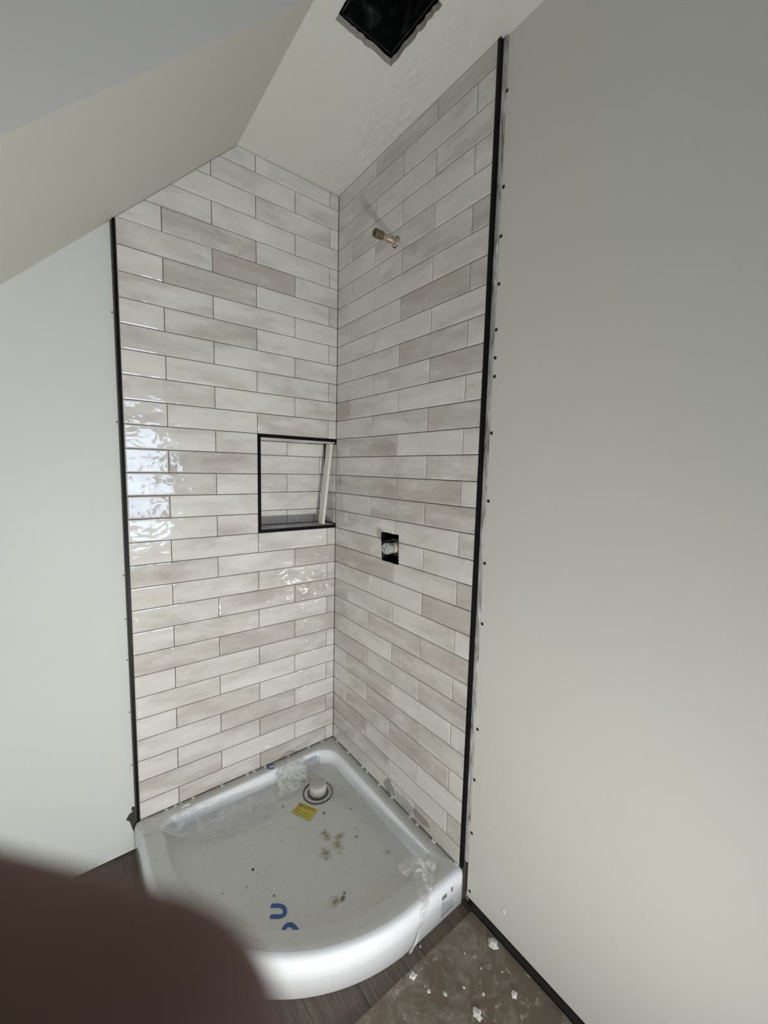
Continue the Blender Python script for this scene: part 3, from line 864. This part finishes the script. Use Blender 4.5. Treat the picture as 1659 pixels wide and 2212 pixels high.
M_PL = paint_mat('plaster_lump', (0.72, 0.72, 0.69), 120, 0.8, 0.15)
def lump(name, x, y, z, r, seed, label, cat, mat=M_PL, flat=0.35, group=None):
    bm = bmesh.new(); bmesh.ops.create_icosphere(bm, subdivisions=3, radius=1)
    for v in bm.verts:
        q = v.co * 1.6 + Vector((seed * 3.3, seed, 0)); k_ = 1 + 0.75 * noise.noise(q) + 0.35 * noise.noise(q * 2.7)
        v.co = Vector((v.co.x * k_ * r, v.co.y * k_ * r, max(v.co.z, -0.15) * k_ * r * flat))
    o = link_mesh(name, bm, mat, None, True); o.location = (x, y, z + r * flat * 0.12)
    tag(o, label, cat, group); return o
for i, (x, y, r, lb) in enumerate(((-0.015, -0.933, .013, 'large white plaster lump on the hardboard closest to the white board'),
                          (-0.174, -1.005, .010, 'white plaster lump low on the hardboard at the bottom edge of the view'),
                          (-0.252, -0.851, .009, 'white plaster lump at the tray-side edge of the hardboard'),
                          (-0.066, -1.038, .008, 'small pointed plaster lump on the hardboard near the lower right'))):
    lump('plaster_lump', x, y, HZ, r, i + 1, lb, 'plaster lump')
lump('plaster_lump', -0.187, -0.725 - .085, FZ, 0.003, 9, 'tiny white crumb on the plank floor in front of the tray', 'crumb')
for i, (x, y) in enumerate(((-0.10, -0.90), (-0.16, -0.95), (-0.21, -0.93), (-0.05, -0.99), (-0.13, -0.99), (-0.24, -0.90), (-0.09, -0.95))):
    lump('plaster_speck', x, y, HZ, 0.0022 + 0.001 * (i % 3), 20 + i, 'tiny white plaster speck scattered on the brown hardboard', 'crumb', group='plaster specks on the hardboard')
M_DARKC = new_mat('dark_crumb', (0.03, 0.028, 0.025), 0.8); M_GREYC = new_mat('mortar', (0.20, 0.19, 0.17), 0.9)
lump('crumb', -0.512, -0.363, BZ, 0.0033, 31, 'black crumb alone in the left half of the tray basin', 'crumb', M_DARKC, 0.7)
for i, (x, y, r) in enumerate(((-0.219, -0.307, .006), (-0.395, -0.323, .0022), (-0.247, -0.686, .0025), (-0.489, -0.481, .0035), (-0.313, -0.601, .0035), (-0.332, -0.183, .003), (-0.613, -0.382, .0025), (-0.545, -0.405, .0022), (-0.175, -0.461, .004), (-0.126, -0.35, .0035))):
    lump('mortar_crumb', x, y, BZ, r * 0.65, 40 + i, 'small dark grey mortar crumb scattered in the tray basin', 'crumb', M_GREYC, 0.5, 'mortar crumbs in the tray basin')
bm = bmesh.new(); box(bm, -0.006, 0.006, -0.004, 0.004, 0, 0.003)
o = link_mesh('ridged_chip', bm, M_GREYC); o.location = (-0.325, -0.612, BZ); o.rotation_euler = (0, 0, 0.6); tag(o, 'small grey rectangular chip beside the brown stain near the front of the basin', 'chip')
M_STK = new_mat('white_paste', (0.88, 0.88, 0.88), 0.3)
o = lump('paste_smear', -0.640, -0.022, TZ, 0.010, 60, 'white paste smear on the back left rim of the tray', 'smear', M_STK, 0.2); o.scale = (1.6, 0.5, 1)

# ------------------------------------------------------------------ work light on the floor behind the camera
LP = Vector((-0.84, -2.15, 0.10)); LD = Vector((-0.02, 1.0, 0.46)).normalized()
wl_root = empty('work_light', (LP.x, LP.y - 0.05, FZ), label='small flat work light on the floor behind the camera, aimed into the shower', cat='work light')
q = LD.to_track_quat('-Z', 'Y')
LM = Matrix.Translation(LP) @ q.to_matrix().to_4x4()
lamp_d = bpy.data.lights.new('work_light_beam', 'AREA'); lamp_d.shape = 'RECTANGLE'; lamp_d.size = 0.15; lamp_d.size_y = 0.10
lamp_d.spread = math.radians(125); lamp_d.energy = 17.5; lamp_d.color = (1.0, 0.97, 0.90)
lamp = bpy.data.objects.new('work_light_beam', lamp_d); COL.objects.link(lamp); lamp.matrix_world = LM
bm = bmesh.new(); box(bm, -0.09, 0.09, -0.062, 0.062, 0.006, 0.035)
bmesh.ops.bevel(bm, geom=bm.edges[:], offset=0.005, segments=2, affect='EDGES')
hs = link_mesh('housing', bm, new_mat('lamp_housing', (0.05, 0.05, 0.05), 0.5)); hs.matrix_world = LM; hs.parent = wl_root; hs.matrix_parent_inverse = Matrix.Translation(-Vector(wl_root.location))
M_STAND = new_mat('lamp_stand', (0.3, 0.2, 0.02), 0.5)
for sg in (-1, 1):
    bm = bmesh.new()
    ring = [(0, -0.10, 0), (0, 0.06, 0), (0, 0.06, 0.01), (0, -0.035, 0.01), (0, -0.035, 0.20), (0, -0.05, 0.20), (0, -0.05, 0.01), (0, -0.10, 0.01)]
    prism(bm, [(sg * 0.093, y, z) for _, y, z in ring], (sg * 0.012, 0, 0))
    link_mesh('stand', bm, M_STAND, wl_root)

# ------------------------------------------------------------------ phone and hand of the photographer, right at the lens
X_AX = Vector((R[0][0], R[1][0], R[2][0])); Y_AX = Vector((R[0][1], R[1][1], R[2][1])); Z_AX = Vector((R[0][2], R[1][2], R[2][2]))
HM = Matrix((( *[X_AX[0], Y_AX[0], Z_AX[0]], CP[0]), (*[X_AX[1], Y_AX[1], Z_AX[1]], CP[1]), (*[X_AX[2], Y_AX[2], Z_AX[2]], CP[2]), (0, 0, 0, 1)))
ph = empty('smartphone', CP, label='black smartphone held upright by the hand behind the lens', cat='phone')
ph.matrix_world = HM
bm = bmesh.new(); box(bm, -0.056, 0.016, -0.130, 0.016, 0.0025, 0.0105)
bmesh.ops.bevel(bm, geom=bm.edges[:], offset=0.003, segments=3, affect='EDGES')
link_mesh('case', bm, new_mat('phone_case', (0.02, 0.02, 0.022), 0.5), ph, True)
bm = bmesh.new(); box(bm, -0.053, 0.013, -0.127, 0.013, 0.0106, 0.0112)
link_mesh('screen', bm, new_mat('dark_screen', (0.01, 0.01, 0.012), 0.1), ph)

def skin_mat():
    m = new_mat('skin', (0.36, 0.20, 0.15), 0.6, spec=0.2); k = NB(m)
    n = k.noise(k.coord(), 60, 4)
    k.base(k.mix(n, (0.15, 0.082, 0.066), (0.20, 0.112, 0.09)))
    k.b.inputs['Subsurface Weight'].default_value = 0.08; k.b.inputs['Subsurface Radius'].default_value = (0.01, 0.004, 0.002)
    return m
M_SKIN = skin_mat()
# chains in lens space (x right, y up, -z towards the scene): (point, radius) joints, fused into one skin
W = ((-0.092, -0.152, 0.050), 0.0225)
K = [((-0.0715, -0.054, 0.002), 0.0105), ((-0.0715, -0.078, 0.000), 0.0105), ((-0.0710, -0.096, 0.001), 0.0100), ((-0.0700, -0.112, 0.004), 0.0092)]
chains = [[K[0], ((-0.067, -0.045, -0.010), .0102), ((-0.050, -0.0300, -0.0175), .0099), ((-0.0340, -0.0250, -0.0185), .0101), ((-0.0140, -0.0303, -0.018), .0106)],
          [K[1], ((-0.067, -0.075, -0.012), .0092), ((-0.043, -0.069, -0.0090), .0084), ((-0.024, -0.064, -0.0062), .0076)],
          [K[2], ((-0.067, -0.094, -0.011), .0088), ((-0.045, -0.089, -0.0085), .0080), ((-0.027, -0.085, -0.0058), .0073)],
          [K[3], ((-0.066, -0.111, -0.008), .0078), ((-0.048, -0.108, -0.0065), .0071), ((-0.034, -0.105, -0.0048), .0065)],
          [((-0.088, -0.118, 0.036), .0165), ((-0.080, -0.084, 0.029), .0128), ((-0.068, -0.055, 0.0225), .0105), ((-0.054, -0.037, 0.0204), .0085), ((-0.048, -0.031, 0.0204), .0076)],
          [W, ((-0.097, -0.200, 0.072), .0225), ((-0.108, -0.270, 0.105), .030), ((-0.116, -0.330, 0.135), .034)]]
for k_ in K: chains.append([k_, ((-0.084, (k_[0][1] - 0.13) / 2 - 0.012, 0.022), 0.0155), W])
for a_, b_ in zip(K, K[1:]): chains.append([a_, b_])
def blobs(bm, ch):
    for (p, r), (q_, r2) in zip(ch, ch[1:]):
        p, q_ = Vector(p), Vector(q_); n_ = max(2, int((q_ - p).length / (0.25 * min(r, r2))))
        for i in range(n_ + 1):
            t = i / n_
            bmesh.ops.create_icosphere(bm, subdivisions=2, radius=r + (r2 - r) * t, matrix=Matrix.Translation(p.lerp(q_, t)))
bm = bmesh.new()
for ch in chains: blobs(bm, ch)
hand = link_mesh('hand', bm, M_SKIN, None, True)
hand.matrix_world = HM
md = hand.modifiers.new('fuse', 'REMESH'); md.mode = 'VOXEL'; md.voxel_size = 0.0016; md.use_smooth_shade = True
md = hand.modifiers.new('soft', 'SMOOTH'); md.factor = 0.5; md.iterations = 6
bpy.context.view_layer.update()
dg = bpy.context.evaluated_depsgraph_get()
nm = bpy.data.meshes.new_from_object(hand.evaluated_get(dg)); hand.modifiers.clear(); hand.data = nm
nm.materials.clear(); nm.materials.append(M_SKIN)
tag(hand, "person's hand with an out-of-focus finger covering the lower left corner", 'person')
bm = bmesh.new()
A = Vector((-0.106, -0.255, 0.098)); B = Vector((-0.135, -0.46, 0.20)); ax = (B - A).normalized(); u_ = ax.orthogonal().normalized(); w_ = ax.cross(u_)
rg = []
for t, r in ((0, .0345), (0.0, .0385), (0.03, .040), (0.06, .0385), (0.35, .043), (0.7, .048), (1.0, .052)):
    c = A.lerp(B, t); rg.append([bm.verts.new(c + (u_ * math.cos(a2) + w_ * math.sin(a2)) * r * (1 + 0.03 * noise.noise(Vector((a2, t * 9, 0))))) for a2 in [2 * math.pi * i / 32 for i in range(32)]])
for P_, Q_ in zip(rg, rg[1:]):
    for i in range(32): bm.faces.new((P_[i], P_[(i + 1) % 32], Q_[(i + 1) % 32], Q_[i]))
bm.faces.new(rg[-1])
link_mesh('sleeve', bm, paint_mat('dark_sleeve', (0.05, 0.055, 0.07), 300, .5, .2, .9), hand, True)
